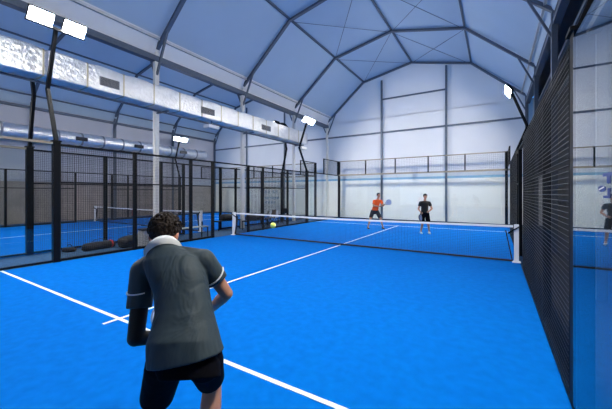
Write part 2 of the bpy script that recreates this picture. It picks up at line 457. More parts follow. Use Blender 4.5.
def side_fence(x, s, label):
    """mesh fence along a long side; s = outward direction (+1 right)"""
    e = empty('mesh_fence', (x, 10, 0), label, 'fence')
    xo = x+s*.07
    for y in (6, 8, 9, 11, 12, 14):
        MB().box((xo-.045, y-.045, 0), (xo+.045, y+.045, 3.0)).build('post', 'black', e)
    for y in (4.06, 15.94):
        MB().box((xo-.065, y-.075, 0), (xo+.065, y+.075, 3.04)).build('post', 'black', e)
    MB().box((xo-.03, 4.15, 2.95), (xo+.03, 15.85, 3.0)).build('top_rail', 'black', e)
    for a, b in ((4.12, 9), (11, 15.9)):
        MB().box((xo-.02, a, 2.0), (xo+.02, b, 2.04)).build('middle_rail', 'black', e)
        MB().box((xo-.03, a, .01), (xo+.03, b, .07)).build('bottom_rail', 'black', e)
    for a, b in ((4.12, 6), (6, 8), (8, 9), (11, 12), (12, 14), (14, 15.9)):
        mesh_panel(x, a, b, .06, 2.98, e)
    return e
def side_glass(x, s, y0, y1, label, m='glass', fourm=None, rail='black', split=2.0, skew=0.):
    e = empty('glass_wall', (x, (y0+y1)/2, 0), label, 'glass wall')
    xo = x+s*(.12 if skew else .07); y = y0
    while y < y1-.1:
        yy = min(y+split, y1)
        a, b = x+skew*(y1-y), x+skew*(y1-yy); t = s*.012; ya, yb = y+.004, yy-.004
        MB().hexa([(a,ya,.05),(a+t,ya,.05),(b+t,yb,.05),(b,yb,.05),(a,ya,2.97),(a+t,ya,2.97),(b+t,yb,2.97),(b,yb,2.97)]).build('glass_pane', m, e); y = yy
    MB().box((xo-.04, y0, 2.97), (xo+.04, y1, 3.03)).build('top_rail', rail, e)
    MB().box((xo-.04, y0, .01), (xo+.04, y1, .06)).build('bottom_rail', 'black', e)
    if fourm:
        a, b = fourm
        for yy in (a, b): MB().box((xo-.03, yy-.03, 3.03), (xo+.03, yy+.03, 4)).build('upper_post', 'black', e)
        MB().box((xo-.025, a, 3.95), (xo+.025, b, 4.0)).build('upper_rail', 'black', e)
        mesh_panel(x+s*.05, a, b, 3.05, 3.95, e, r=.0025)
    return e
def back_wall(ox, label):
    e = empty('back_glass_wall', (ox, 20, 0), label, 'glass wall')
    for i in range(5):
        x0 = ox-5+2*i
        MB().box((x0+.01, 20.0, .05), (x0+1.99, 20.012, 2.97)).build('glass_pane', 'glass', e)
    for i in range(6):
        x = ox-5+2*i; z0 = 0 if i in (0, 5) else 3.0; hw = .07 if i in (0, 5) else .035
        MB().box((x-hw, 20.02, z0), (x+hw, 20.02+hw*2, 4.0)).build('post', 'black', e)
    MB().box((ox-5, 20.02, 2.96), (ox+5, 20.09, 3.06)).build('lower_rail', 'tan', e)
    MB().box((ox-5, 20.02, 3.94), (ox+5, 20.08, 4.0)).build('upper_rail', 'tan', e)
    MB().box((ox-5, 20.0, .01), (ox+5, 20.06, .06)).build('bottom_rail', 'black', e)
    mesh_panel_x(20.03, ox-5, ox+5, 3.06, 3.94, e, step=.1, r=.002)
    return e
side_fence(5.0, 1, 'near black mesh fence along the right side of the playing court')
side_fence(-5.0, -1, 'black mesh fence along the left side of the playing court')
side_fence(-6.95, 1, 'black mesh fence on the near side of the second court, across the corridor')
side_fence(-16.95, -1, 'black mesh fence on the far side of the second court')
gr = side_glass(5.0, 1, 0, 3.98, 'dark reflecting glass wall at the right edge beside the camera', m='sideglass', rail='tan', skew=.0140)
side_glass(5.0, 1, 16.0, 20.0, 'clear glass wall at the far right corner of the playing court', fourm=(18, 20))
side_glass(-5.0, -1, 0, 3.98, 'clear glass wall at the left edge with a beige top rail', rail='tan')
side_glass(-5.0, -1, 16.0, 20.0, 'clear glass wall at the far left corner of the playing court', fourm=(18, 20))
side_glass(-6.95, 1, 0, 3.98, 'clear glass wall of the second court at the left edge, beyond the corridor', rail='tan')
side_glass(-6.95, 1, 16.0, 20.0, 'clear glass wall at the far right corner of the second court', fourm=(18, 20))
side_glass(-16.95, -1, 0, 3.98, 'clear glass wall on the far side of the second court, near end')
side_glass(-16.95, -1, 16.0, 20.0, 'clear glass wall on the far side of the second court, far end', fourm=(18, 20))
back_wall(0, 'clear glass back wall with tan railing behind the two far players')
back_wall(-11.95, 'clear glass back wall with railing at the far end of the second court')
# printed blue letters and round mark on the near right glass
mb = MB(); X0, X1 = 4.9975, 4.9995
def gl(y0, y1, z0, z1): mb.box((X0, min(y0,y1), z0), (X1, max(y0,y1), z1))
gl(3.24, 3.06, 1.832, 1.852); gl(3.17, 3.115, 1.79, 1.832)                         # T
gl(3.16, 3.12, 1.722, 1.765); gl(3.23, 3.12, 1.708, 1.722)                        # J
gl(3.09, 3.065, 1.708, 1.765)
for z in (1.708, 1.731, 1.754): gl(3.09, 2.98, z, z+.011)                           # E
pane = [k for k in kids(gr) if k.name.startswith('glass_pane')][1]
skw = lambda m_: [setattr(v.co, 'x', v.co.x+(3.98-v.co.y)*.014) for v in m_.bm.verts]
skw(mb); mb.build('printed_letters', 'decal', pane)
mb = MB(); mb.rings([[(x, 3.262+.068*math.cos(2*PI*i/24), 1.763+.019*math.sin(2*PI*i/24)) for i in range(24)] for x in (X0, X1)])
skw(mb); mb.build('printed_disc', 'decal', pane)
mb = MB(); mb.bar((4.9975, 3.31, 1.757), (4.9975, 3.215, 1.772), .003, .007); skw(mb); mb.build('printed_swoosh', 'tape', pane)

# ------------------------------------------------------------------ nets
def padel_net(ox, label):
    e = empty('padel_net', (ox, 10, 0), label, 'net')
    top = lambda x: .93-.04*(1-abs(x)/4.9)
    for s in (-1, 1):
        MB().box((ox+s*4.93-.05, 9.95, 0), (ox+s*4.93+.05, 10.05, .95)).build('net_post', 'tape', e)
        MB().box((ox+s*4.93-.09, 9.9, 0), (ox+s*4.93+.09, 10.1, .02)).build('base_plate', 'tape', e)
        MB().bar((ox+s*4.75, 9.97, .72), (ox+s*4.98, 9.9, .90), .03, .03).build('crank', 'black', e)
        mb = MB(); mb.bar((ox+s*4.70, 9.98, .80), (ox+s*4.84, 9.98, .05), .025, .06); mb.build('side_cord', 'net', e)
    mb = MB(); n = 48; N2 = 16
    P = [ox-4.86+9.72*i/N2 for i in range(N2+1)]
    for a, b in zip(P, P[1:]):
        mb.hexa([(a,9.985,top(a-ox)-.055),(b,9.985,top(b-ox)-.055),(b,10.015,top(b-ox)-.055),(a,10.015,top(a-ox)-.055),
                 (a,9.985,top(a-ox)),(b,9.985,top(b-ox)),(b,10.015,top(b-ox)),(a,10.015,top(a-ox))])
    mb.build('top_band', 'tape', e)
    mb = MB(); st = .045; n = int(9.6/st)
    for i in range(n+1):
        x = ox-4.8+9.6*i/n; mb.box((x-.0017, 9.9985, .03), (x+.0017, 10.0015, top(x-ox)-.05))
    for j in range(1, 20):
        z = .03+j*.043
        mb.box((ox-4.8, 9.9985, z-.0017), (ox+4.8, 10.0015, z+.0017))
    mb.build('net_mesh', 'net', e)
    MB().box((ox-4.86, 9.985, .01), (ox+4.86, 10.015, .055)).build('bottom_band', 'net', e)
    return e
padel_net(0, 'white-taped padel net stretched across the playing court in front of the far players')
padel_net(-11.95, 'white-taped padel net of the second court beyond the fences')

# ------------------------------------------------------------------ floodlight masts
def mast(x, y, s, label, q=.55, top=5.9):
    """s = outward direction"""
    e = empty('floodlight_mast', (x+s*.07, y, 3.04), label, 'floodlight')
    xb = x+s*.07
    MB().box((xb-.09, y-.09, 3.04), (xb+.09, y+.09, 3.07)).build('base_plate', 'black', e)
    mb = MB()
    mb.bar((xb, y, 3.05), (xb+s*q, y, 4.5), .10, .07, up=(0,1,0))
    mb.bar((xb+s*q, y, 4.45), (xb+s*.02, y, top), .10, .07, up=(0,1,0))
    mb.build('bent_arm', 'black', e)
    MB().box((xb-.03-s*.02, y-.6, top-.04), (xb+.03-s*.02, y+.6, top+.02)).build('crossbar', 'black', e)
    tilt = math.radians(52)
    for k in (-1, 1):
        rot = Matrix.Rotation(s*tilt, 3, 'Y')          # lens normal starts as -z, turns towards the court
        c = Vector((xb-s*.10, y+k*.34, top+.12))
        hd = MB().cbox(c, (.36, .5, .07), rot).build('lamp_head', 'black', e, bevel=.01)
        MB().cbox(c+rot@Vector((0,0,-.04)), (.32, .46, .008), rot).build('lens', 'lens' if abs(x) < 6 else 'lens_dim', hd)
        mb = MB()
        for j in range(8): mb.cbox(c+rot@Vector((-.14+j*.04, 0, .06)), (.008, .44, .05), rot)
        mb.build('cooling_fins', 'black', hd)
    return e
mast(-5, 4.06, -1, 'twin-headed floodlight on a bent pole at upper left, nearest lit one')
mast(-5, 15.94, -1, 'twin-headed floodlight on a bent pole at the far left of the playing court')
mast(5, 4.06, 1, 'twin-headed floodlight on the right fence next to the camera')
mast(5, 15.94, 1, 'twin-headed floodlight on a bent pole at the far right of the playing court')
mast(-6.95, 4.06, 1, 'floodlight on a bent pole of the second court, just left of the nearest lit one', .33, 5.62)
mast(-6.95, 15.94, 1, 'floodlight seen from behind at the far end of the corridor', .33)
mast(-16.95, 4.06, -1, 'floodlight on the far side of the second court, out of frame at left')
mast(-16.95, 15.94, -1, 'distant lit floodlight on the far side of the second court')
# ------------------------------------------------------------------ people
RT = Vector((math.cos(TH), math.sin(TH), 0)); FW = Vector((-math.sin(TH), math.cos(TH), 0))
def place(a, d, z=0):           # metres right of / ahead of the photographer -> hall coordinates
    return Vector((CX, CY, 0))+RT*a+FW*d+Vector((0, 0, z))
def V(*a): return Vector(a)
def lerp(a, b, t): return a+(b-a)*t
def hand(mb, wrist, f, nrm, k=1.0, curl=(35, 45, 35), thumb=1, spread=.0):
    """palm and five fingers; f = wrist to knuckles, nrm = palm normal (fingers close towards it)"""
    f = f.normalized(); nrm = (nrm-f*nrm.dot(f)).normalized(); s = f.cross(nrm)*thumb
    palm = Matrix((s, f, nrm)).transposed()
    mb.ell(wrist+f*.05*k, (.042*k, .058*k, .017*k), palm)
    mb.capsule(wrist-f*.01*k, wrist+f*.04*k, .026*k, .024*k)
    for i, (o, ln, r) in enumerate(((.031, .92, .0098), (.010, 1.0, .0102), (-.011, .94, .0098), (-.031, .76, .0085))):
        p = wrist+f*(.088-.006*abs(i-1))*k+s*o*k; dr = (f+s*o*spread*8).normalized()
        q = wrist+f*.05*k+s*o*.7*k; mb.capsule(q, p, r*k*1.1, r*k, 8)
        for seg, cv in zip((.042, .027, .021), curl):
            ax = dr.cross(nrm).normalized() if abs(dr.dot(nrm)) < .98 else s
            dr = Matrix.Rotation(math.radians(cv), 3, s.cross(V(0,0,0)) if False else ax) @ dr
            n2 = p+dr*seg*ln*k; mb.capsule(p, n2, r*k, r*.88*k, 8); p = n2; r *= .93
            nrm2 = nrm
    p = wrist+f*.022*k+s*.030*k; dr = (f*.75+s*.65+nrm*.35).normalized()
    for seg, add in ((.042, nrm*.35-s*.1), (.032, nrm*.5-s*.35), (.026, nrm*.3-s*.4)):
        n2 = p+dr*seg*k; mb.capsule(p, n2, .0115*k, .0105*k, 8); p = n2; dr = (dr+add).normalized()

def torso_rings(pc, nb, hipx, shx, prof, bow=0):
    sp = (nb-pc); out = []
    for t, rx, ry in prof:
        x = lerp(hipx, shx, min(1, max(0, t))).normalized()
        y = sp.normalized().cross(x).normalized()
        out.append((pc+sp*t+x*bow*math.sin(PI*min(1, max(0, t))), x*rx, y*ry))
    return out
def tubes(mb, pts, n=16):
    for (p, r), (q, r2) in zip(pts, pts[1:]): mb.capsule(p, q, r, r2, n)
def cone(mb, p, q, r, r2, n=24):
    mb.tube(p, q, r, n, r2)

def racket(name, label, centre, axis, face, face_mat, edge_mat):
    """padel racket: axis = butt to tip, face = face normal"""
    axis = axis.normalized(); face = (face-axis*face.dot(axis)).normalized(); side = axis.cross(face)
    butt = centre
    e = empty(name, butt, label, 'racket')
    hc = butt+axis*.325
    def outline(r, dx):
        pts = []
        for i in range(28):
            t = 2*PI*i/28
            x = math.sin(t)*(.13-r)*(1-.10*max(0, -math.cos(t))); y = math.cos(t)*(.135-r)
            pts.append(hc+side*x+axis*y+face*dx)
        return pts
    MB().rings([outline(.006, -.019), outline(0, -.013), outline(0, .013), outline(.006, .019)]).build('frame', edge_mat, e)
    for sgn in (-1, 1):
        fc = MB().rings([outline(.018, sgn*.0185), outline(.018, sgn*.0200)]).build('face', face_mat, e)
        mb = MB()
        for i in range(-3, 4):
            for j in range(-3, 4):
                if i*i+j*j < 11: 
                    c = hc+side*i*.024+axis*j*.024+face*sgn*.0200; mb.tube(c, c+face*sgn*.0008, .0055, 8)
        mb.build('hole_pattern', 'racket_dark', fc)
    mb = MB()
    for sg in (-1, 1): mb.bar(butt+axis*.12+side*sg*.010, butt+axis*.215+side*sg*.060, .018, .03, up=face)
    mb.bar(butt+axis*.16-side*.03, butt+axis*.16+side*.03, .012, .028, up=face)
    mb.build('throat', edge_mat, e)
    MB().tube(butt, butt+axis*.135, .0165, 12).build('grip', 'grip', e, smooth=True)
    MB().tube(butt-axis*.008, butt+axis*.004, .020, 12).build('butt_cap', edge_mat, e)
    return e

def head(mb, c, fwd, up, k=1.0):
    """skull, jaw, nose, ears; c = centre of the head at eye height"""
    fwd = fwd.normalized(); up = (up-fwd*up.dot(fwd)).normalized(); rt = fwd.cross(up)
    R = Matrix((rt, fwd, up)).transposed()
    mb.ell(c+up*.025*k-fwd*.012*k, (.076*k, .095*k, .092*k), R, 20, 14)
    mb.ell(c-up*.045*k+fwd*.022*k, (.058*k, .066*k, .068*k), R)
    mb.ell(c-up*.092*k+fwd*.055*k, (.028*k, .024*k, .020*k), R)
    mb.capsule(c+up*.0*k+fwd*.082*k, c-up*.034*k+fwd*.098*k, .010*k, .014*k, 8)
    mb.capsule(c+up*.018*k+fwd*.076*k-rt*.03*k, c+up*.018*k+fwd*.076*k+rt*.03*k, .013*k, None, 8)
    for s in (-1, 1): mb.ell(c-up*.012*k+rt*s*.078*k-fwd*.008*k, (.010*k, .019*k, .031*k), R, 12, 8)
    return rt, fwd, up, R

# ---- the player in the foreground, seen from behind, crouching and leaning forward
B0 = place(-.75, 1.85)
me_ = empty('person', B0, 'person in dark slate shirt and black shorts seen from behind, crouching in the foreground', 'person')
P = lambda a, d, z: place(a, d, z)
J = dict(neck=P(-1.0,2.02,1.385), head=P(-1.045,2.125,1.455), shL=P(-1.13,2.0,1.225), shR=P(-.745,2.02,1.285),
         elL=P(-1.105,1.87,.84), wrL=P(-.99,2.11,.73), elR=P(-.605,2.08,1.045), wrR=P(-.78,2.27,.86),
         hipL=P(-.845,1.74,.80), hipR=P(-.655,1.76,.80), knL=P(-1.0,1.92,.44), knR=P(-.675,2.0,.47),
         anL=P(-.99,1.62,.09), anR=P(-.66,1.93,.09))
pc = (J['hipL']+J['hipR'])/2+V(0,0,.03)
hx = (J['hipR']-J['hipL']).normalized(); sx = (J['shR']-J['shL']).normalized()
mb = MB()
mb.loft(torso_rings(pc, J['neck'], hx, sx, [(-.1,.13,.10),(.1,.155,.115),(.35,.145,.105),(.65,.165,.115),(.85,.16,.10),(.97,.08,.07)], .045))
mb.capsule(J['neck']-FW*.02, J['head']-V(0,0,.04), .062, .058)
hf = (FW*.88+RT*.10-V(0,0,.42)).normalized(); hu = (V(0,0,1)+FW*.4).normalized()
hr, hf, hu, HR = head(mb, J['head'], hf, hu, 1.06)
tubes(mb, [(J['shL'],.058),(J['elL'],.043)]); tubes(mb, [(J['elL'],.043),(J['wrL'],.028)])
tubes(mb, [(J['shR'],.058),(J['elR'],.043)]); tubes(mb, [(J['elR'],.044),(lerp(J['elR'],J['wrR'],.35),.044),(J['wrR'],.028)])
mb.capsule(lerp(J['neck'],pc,.1), J['shL'], .06, .055); mb.capsule(lerp(J['neck'],pc,.1), J['shR'], .06, .055)
rb = P(-.86,2.19,.70)        # racket grip end
rax = (P(-1.16,2.36,.82)-rb).normalized()
hand(mb, J['wrL'], (FW*.5+RT*.75-V(0,0,.05)), V(0,0,1)-FW*.3, 1, (55,60,40), thumb=-1)
hand(mb, J['wrR'], (FW*.35-RT*.55+V(0,0,.02)), V(0,0,-1)+FW*.3, 1, (40,45,30), thumb=-1)
for s in 'LR':
    h, k, a = J['hip'+s], J['kn'+s], J['an'+s]
    tubes(mb, [(h,.088),(k,.058)]); sh = (a-k)
    calf = k+sh*.3-FW*.022
    tubes(mb, [(k,.060),(calf,.068),(a+V(0,0,.03),.038)])
    tubes(mb, [(a,.038),(a+FW*.16-V(0,0,.045),.032)])
body = mb.build('body', 'skin', me_, remesh=.0065, smoothit=6)
# ears are redder than the rest of the skin, hair is a cap of small curls
mb = MB(); hc = J['head']+hu*.032-hf*.018
mb.ell(hc, (.092,.105,.098), HR, 22, 16)
rnd = random.Random(3)
for i in range(1000):
    v = Vector((rnd.gauss(0,1), rnd.gauss(0,1), rnd.gauss(0,1))).normalized()
    if v.y > .45 and v.z < .35: continue
    if v.z < -.80: continue
    w_ = (HR @ Vector((v.x*.096, v.y*.108, v.z*.101)))*rnd.uniform(.97, 1.07)
    mb.ell(hc+w_, (rnd.uniform(.006,.0125),)*3, None, 7, 5)
mb.build('hair', 'hair', me_, remesh=.0032, smoothit=0)
for s_ in (-1, 1):
    mb = MB(); mb.ell(J['head']-hu*.028+hr*s_*.092-hf*.012, (.013,.021,.034), HR @ Matrix.Rotation(s_*.35, 3, 'Z'), 14, 10)
    mb.build('ear', 'skin_red', me_, smooth=True)
# shirt: fitted loft down the back, flared hem, short loose sleeves
mb = MB()
nb = J['neck']
rr = (torso_rings(pc, nb, hx, sx, [(-.07,.208,.180),(.05,.206,.176),(.16,.188,.158),(.32,.166,.142),(.50,.163,.138),(.68,.178,.138),(.82,.176,.125),(.92,.125,.10),(.985,.078,.08)], .050))
rr[0] = (rr[0][0], rr[0][1]+V(0,0,.035), rr[0][2]+V(0,0,.05)); mb.loft(rr, 28)
for s, e, sg in (('shL','elL',-1), ('shR','elR',1)):
    dr = (J[e]-J[s]).normalized(); q = J[s]+dr*(.235 if sg < 0 else .175)
    mb.capsule(lerp(nb, pc, .13)+sx*sg*.04, J[s], .078, .078, 20)
    mb.capsule(J[s], J[s]+dr*.06, .080, .076, 20)
    cone(mb, J[s], q, .080, .074)
shirt = mb.build('shirt', 'shirt', me_, remesh=.007, smoothit=5)
# collar
mb = MB(); nx = (J['head']-J['neck']).normalized(); n0 = J['neck']-nx*.008-FW*.012
cxv = sx; cyv = nx.cross(cxv).normalized(); cxv = cyv.cross(nx)
def cr(r, h, tilt=.0): return [n0+nx*(h+tilt*math.cos(2*PI*i/28))+cxv*math.sin(2*PI*i/28)*r*1.12-cyv*math.cos(2*PI*i/28)*r*(1) for i in range(28)]
mb.rings([cr(.104,-.040), cr(.094,-.012), cr(.083,.010), cr(.073,.030), cr(.068,.036)])
mb.build('collar', 'collar', me_, smooth=True)
# pale piping on both sleeves
for s, e, f0, r in (('shL','elL',.125,.0815), ('shR','elR',.120,.0805)):
    dr = (J[e]-J[s]).normalized(); c = J[s]+dr*f0
    x = dr.cross(FW).normalized(); y = dr.cross(x)
    def arc(rr, off):
        out = []
        for i in range(14):
            t = (.8+2.2*i/13) if s == 'shL' else (-.2+2.2*i/13)
            out.append(c+dr*(off+.03*math.sin(t))+(x*math.cos(t)+y*math.sin(t))*rr)
        return out
    a0 = arc(r+.002, -.004); a1 = arc(r+.002, .004); b0 = arc(r-.006, -.004); b1 = arc(r-.006, .004)
    mb = MB()
    for i in range(13): mb.hexa([b0[i], b1[i], b1[i+1], b0[i+1], a0[i], a1[i], a1[i+1], a0[i+1]])
    mb.build('sleeve_piping', 'collar', me_)
# compression sleeve on the left arm
mb = MB()
dl = (J['elL']-J['shL']).normalized()
mb.capsule(J['shL']+dl*.12, J['elL'], .056, .050, 18); mb.capsule(J['elL'], lerp(J['elL'],J['wrL'],.88), .050, .035, 18)
mb.build('arm_sleeve', 'sleeve', me_, remesh=.006, smoothit=4)
# shorts
mb = MB()
up = (nb-pc).normalized()
mb.loft(torso_rings(pc-up*.02, nb, hx, sx, [(-.20,.165,.125),(-.08,.178,.135),(.08,.15,.11)]), 26)
for s in 'LR':
    h, k = J['hip'+s], J['kn'+s]; q = lerp(h, k, .99 if s == 'L' else .80)
    mb.capsule(lerp(h, k, .12), lerp(h, k, .25), .108, .112, 20); cone(mb, lerp(h, k, .1), q, .110, .100 if s == 'L' else .088)
mb.build('shorts', 'shorts', me_, remesh=.007, smoothit=5)
for s in 'LR':
    a = J['an'+s]; mb = MB()
    mb.capsule(V(a.x,a.y,.05)-FW*.05, V(a.x,a.y,.045)+FW*.15, .045, .038); mb.box(*[tuple(V(a.x,a.y,0)+V(-.04,-.04,z)+FW*.05) if z==0 else tuple(V(a.x,a.y,0)+V(.04,.04,.05)+FW*.05) for z in (0,1)])
    sh_ = mb.build('shoe', 'shoe', me_, remesh=.008, smoothit=3)
    MB().capsule(V(a.x,a.y,.08), V(a.x,a.y,.16), .044, .043).build('sock', 'collar', me_, smooth=True)
racket('padel_racket', 'blue and white padel racket held in front of the crouching foreground player', rb, rax, RT*.5-FW*.8+V(0,0,.3), 'racket_white', 'racket_grey')

# ---- the two far players
def far_player(a0, d0, J, label, shirt_m, short_m, long_shorts, shoe_m, cap, sleeve=.55, fdir=(0,-1,0), lh=None, rh=None):
    """J in metres: right in the photo, away from the camera, up; measured from between the feet"""
    e = empty('person', place(a0, d0), label, 'person')
    G = {k: place(a0+v[0], d0+v[1], v[2]) for k, v in J.items()}
    fwd = (RT*fdir[0]+FW*fdir[1]+V(0,0,fdir[2])).normalized()
    pc = (G['hipL']+G['hipR'])/2+V(0,0,.03); nb = G['neck']
    hx = (G['hipR']-G['hipL']).normalized(); sx = (G['shR']-G['shL']).normalized()
    mb = MB()
    mb.loft(torso_rings(pc, nb, hx, sx, [(-.1,.13,.09),(.1,.15,.105),(.35,.135,.095),(.65,.155,.11),(.85,.15,.09),(.97,.07,.06)]))
    mb.capsule(nb-V(0,0,.03), G['head']-V(0,0,.05), .058, .054)
    rt, hf, hu, HR = head(mb, G['head'], fwd, V(0,0,1))
    for s in 'LR':
        sh, el, wr = G['sh'+s], G['el'+s], G['wr'+s]
        tubes(mb, [(sh,.052),(el,.038),(lerp(el,wr,.3),.040),(wr,.026)])
        mb.capsule(lerp(nb,pc,.1), sh, .055, .05)
        h, k, a = G['hip'+s], G['kn'+s], G['an'+s]
        tubes(mb, [(h,.084),(k,.052),(lerp(k,a,.3)-fwd*.018,.055),(a+V(0,0,.02),.034)])
        tubes(mb, [(a,.035),(V(a.x,a.y,.04)+fwd*.12,.03)])
    hand(mb, G['wrL'], lh[0], lh[1], 1, lh[2], thumb=lh[3]); hand(mb, G['wrR'], rh[0], rh[1], 1, rh[2], thumb=rh[3])
    body = mb.build('body', 'skin', e, remesh=.0075, smoothit=3)
    for s in (-1, 1):
        c = G['head']+hu*.004+hf*.086+rt*s*.030; MB().ell(c, (.012,.008,.007), HR, 10, 6).build('eye', 'eye', e)
    c = G['head']-hu*.062+hf*.086; MB().capsule(c-rt*.020, c+rt*.020, .006, None, 8).build('mouth', 'skin_red', e)
    mb = MB(); hc = G['head']+hu*.038-hf*.022
    mb.ell(hc, (.083,.098,.088), HR, 18, 12)
    for i in range(90):
        v = Vector((rnd.gauss(0,1), rnd.gauss(0,1), rnd.gauss(0,1))).normalized()
        if (v.y > .3 and v.z < .45) or v.z < -.5: continue
        mb.ell(hc+HR@Vector((v.x*.082, v.y*.096, v.z*.086)), (.012,)*3, None, 6, 5)
    mb.build('hair', 'hair', e, remesh=.006, smoothit=1)
    if cap:
        mb = MB()
        mb.rings([[G['head']+hu*(z)+HR@Vector((math.sin(2*PI*i/24)*r*.86, math.cos(2*PI*i/24)*r, 0)) for i in range(24)] for z, r in ((.045,.102),(.075,.103),(.075,.09),(.045,.09))], caps=False)
        mb.build('headband', cap, e, smooth=True)
    mb = MB()
    mb.loft(torso_rings(pc, nb, hx, sx, [(-.12,.165,.13),(.1,.158,.125),(.35,.148,.115),(.65,.162,.12),(.83,.155,.11),(.93,.11,.085),(.985,.07,.068)]), 24)
    for s, sg in (('L',-1), ('R',1)):
        sh, el = G['sh'+s], G['el'+s]; mb.capsule(lerp(nb,pc,.13)+sx*sg*.03, sh, .066, .066); cone(mb, sh, lerp(sh,el,sleeve), .068, .062); mb.capsule(sh, lerp(sh,el,.15), .066, .066)
    mb.build('shirt', shirt_m, e, remesh=.009, smoothit=3)
    mb = MB()
    mb.loft(torso_rings(pc, nb, hx, sx, [(-.28,.165,.13),(-.1,.175,.135),(.06,.168,.128)]), 24)
    for s in 'LR':
        h, k = G['hip'+s], G['kn'+s]; mb.capsule(h, lerp(h,k,.2), .10, .10); cone(mb, h, lerp(h,k,long_shorts), .103, .092)
    mb.build('shorts', short_m, e, remesh=.009, smoothit=3)
    for s in 'LR':
        a = G['an'+s]; mb = MB(); g0 = V(a.x, a.y, 0)
        mb.capsule(g0+V(0,0,.048)-fwd*.045, g0+V(0,0,.040)+fwd*.15, .046, .038); mb.capsule(g0+V(0,0,.02)-fwd*.05, g0+V(0,0,.02)+fwd*.16, .019, .019); mb.capsule(g0+V(0,0,.06), g0+V(0,0,.10), .043, .040)
        mb.build('shoe', shoe_m, e, remesh=.009, smoothit=2)
    return G
Jo = dict(head=(.13,-.10,1.635), neck=(.09,-.04,1.45), shL=(-.08,-.06,1.36), shR=(.26,-.06,1.36), elL=(-.14,-.20,1.13), wrL=(.10,-.38,1.12),
          elR=(.33,-.18,1.14), wrR=(.22,-.42,1.15), hipL=(-.13,.02,.86), hipR=(.07,.02,.86), knL=(-.27,-.10,.48), knR=(.24,-.10,.48), anL=(-.36,.02,.09), anR=(.36,.0,.09))
oa, od = (374.5+1-314.3)/302*14.75, 14.75
G = far_player(oa, od, Jo, 'person in an orange shirt and dark shorts, knees apart, holding a pale racket', 'orange', 'greyshort', .80, 'darkshoe', None, .62, (.15,-1,-.02),
    lh=(RT*.8-FW*.4+V(0,0,.05), FW*.6+V(0,0,.5), (45,50,35), -1), rh=(RT*.75-FW*.4+V(0,0,.25), -RT*.1+FW*.8-V(0,0,.1), (60,65,40), 1))
rb = G['wrR']+RT*.02-FW*.03+V(0,0,.0)
racket('padel_racket', 'pale blue padel racket held out by the orange-shirted far player', rb, RT*.83+V(0,0,.50)-FW*.12, FW, 'racket_white', 'racket_grey')
Jb = dict(head=(.0,-.05,1.60), neck=(.0,0,1.42), shL=(-.19,0,1.33), shR=(.19,0,1.33), elL=(-.28,-.02,1.06), wrL=(-.27,-.22,.96),
          elR=(.30,-.02,1.08), wrR=(.10,-.24,.98), hipL=(-.09,.03,.86), hipR=(.10,.03,.86), knL=(-.11,-.06,.48), knR=(.13,-.06,.48), anL=(-.16,.02,.09), anR=(.17,-.05,.09))
ba, bd = (424.8-314.3)/302*13.05, 13.05
G = far_player(ba, bd, Jb, 'person in a black shirt and long black shorts with white shoes, behind the net', 'blacktee', 'shorts', .98, 'shoe', 'blacktee', .55, (-.15,-1,-.03),
    lh=(-FW*.6-V(0,0,.5), RT*.8, (60,65,45), -1), rh=(-RT*.35-FW*.6-V(0,0,.15), -RT*.3+FW*.5+V(0,0,.3), (35,40,30), 1))
racket('padel_racket', 'dark padel racket held low by the black-shirted far player', G['wrL']-FW*.07-V(0,0,.03)+RT*.02+V(0,0,.05), -V(0,0,.75)-FW*.5-RT*.30, RT*.6-FW*.8, 'racket_grey', 'racket_dark')

# ------------------------------------------------------------------ ball
bl = empty('padel_ball', place(-.485, 3.55, 1.735-.376), 'yellow-green ball flying above the left side of the net', 'ball')
bo = MB().ell(place(-.485, 3.55, 1.735-.376), (.033,.033,.033), None, 24, 16).build('felt', 'ball', bl, smooth=True)
mb = MB(); q = [place(-.485, 3.55, 1.735-.376)+V(math.cos(t)*.0325, math.sin(t)*.0325*math.cos(.5*math.sin(2*t)), .014*math.sin(2*t)) for t in [2*PI*i/32 for i in range(32)]]
for i in range(32): mb.tube(q[i], q[(i+1)%32], .0013, 5)
mb.build('seam', 'tape', bl)

# ------------------------------------------------------------------ things in the corridor and at the benches
def bench(x, y0, y1, label, top='wood'):
    e = empty('bench', (x, (y0+y1)/2, 0), label, 'bench')
    for k, dx in enumerate((-.13, .0, .13)):
        MB().box((x+dx-.055, y0, .43), (x+dx+.055, y1, .455)).build('seat_board', top, e)
    for y in (y0+.06, y1-.06):
        for dx in (-.17, .17): MB().box((x+dx-.015, y-.015, 0), (x+dx+.015, y+.015, .43)).build('leg', 'black', e)
        MB().box((x-.18, y-.015, .40), (x+.18, y+.015, .43)).build('cross_bar', 'black', e)
    MB().box((x-.17, y1-.08, .43), (x-.14, y1-.04, .62)).build('arm_post', 'black', e)
    return e
bench(-5.40, 7.45, 8.95, 'low bench with pale board top just outside the left fence')
bench(-5.55, 11.25, 12.75, 'low bench beyond the left end of the net, with dark bags on it', 'black')
bench(-6.6, 10.45, 11.9, 'low dark bench on the corridor edge of the second court, left of the net post', 'black')
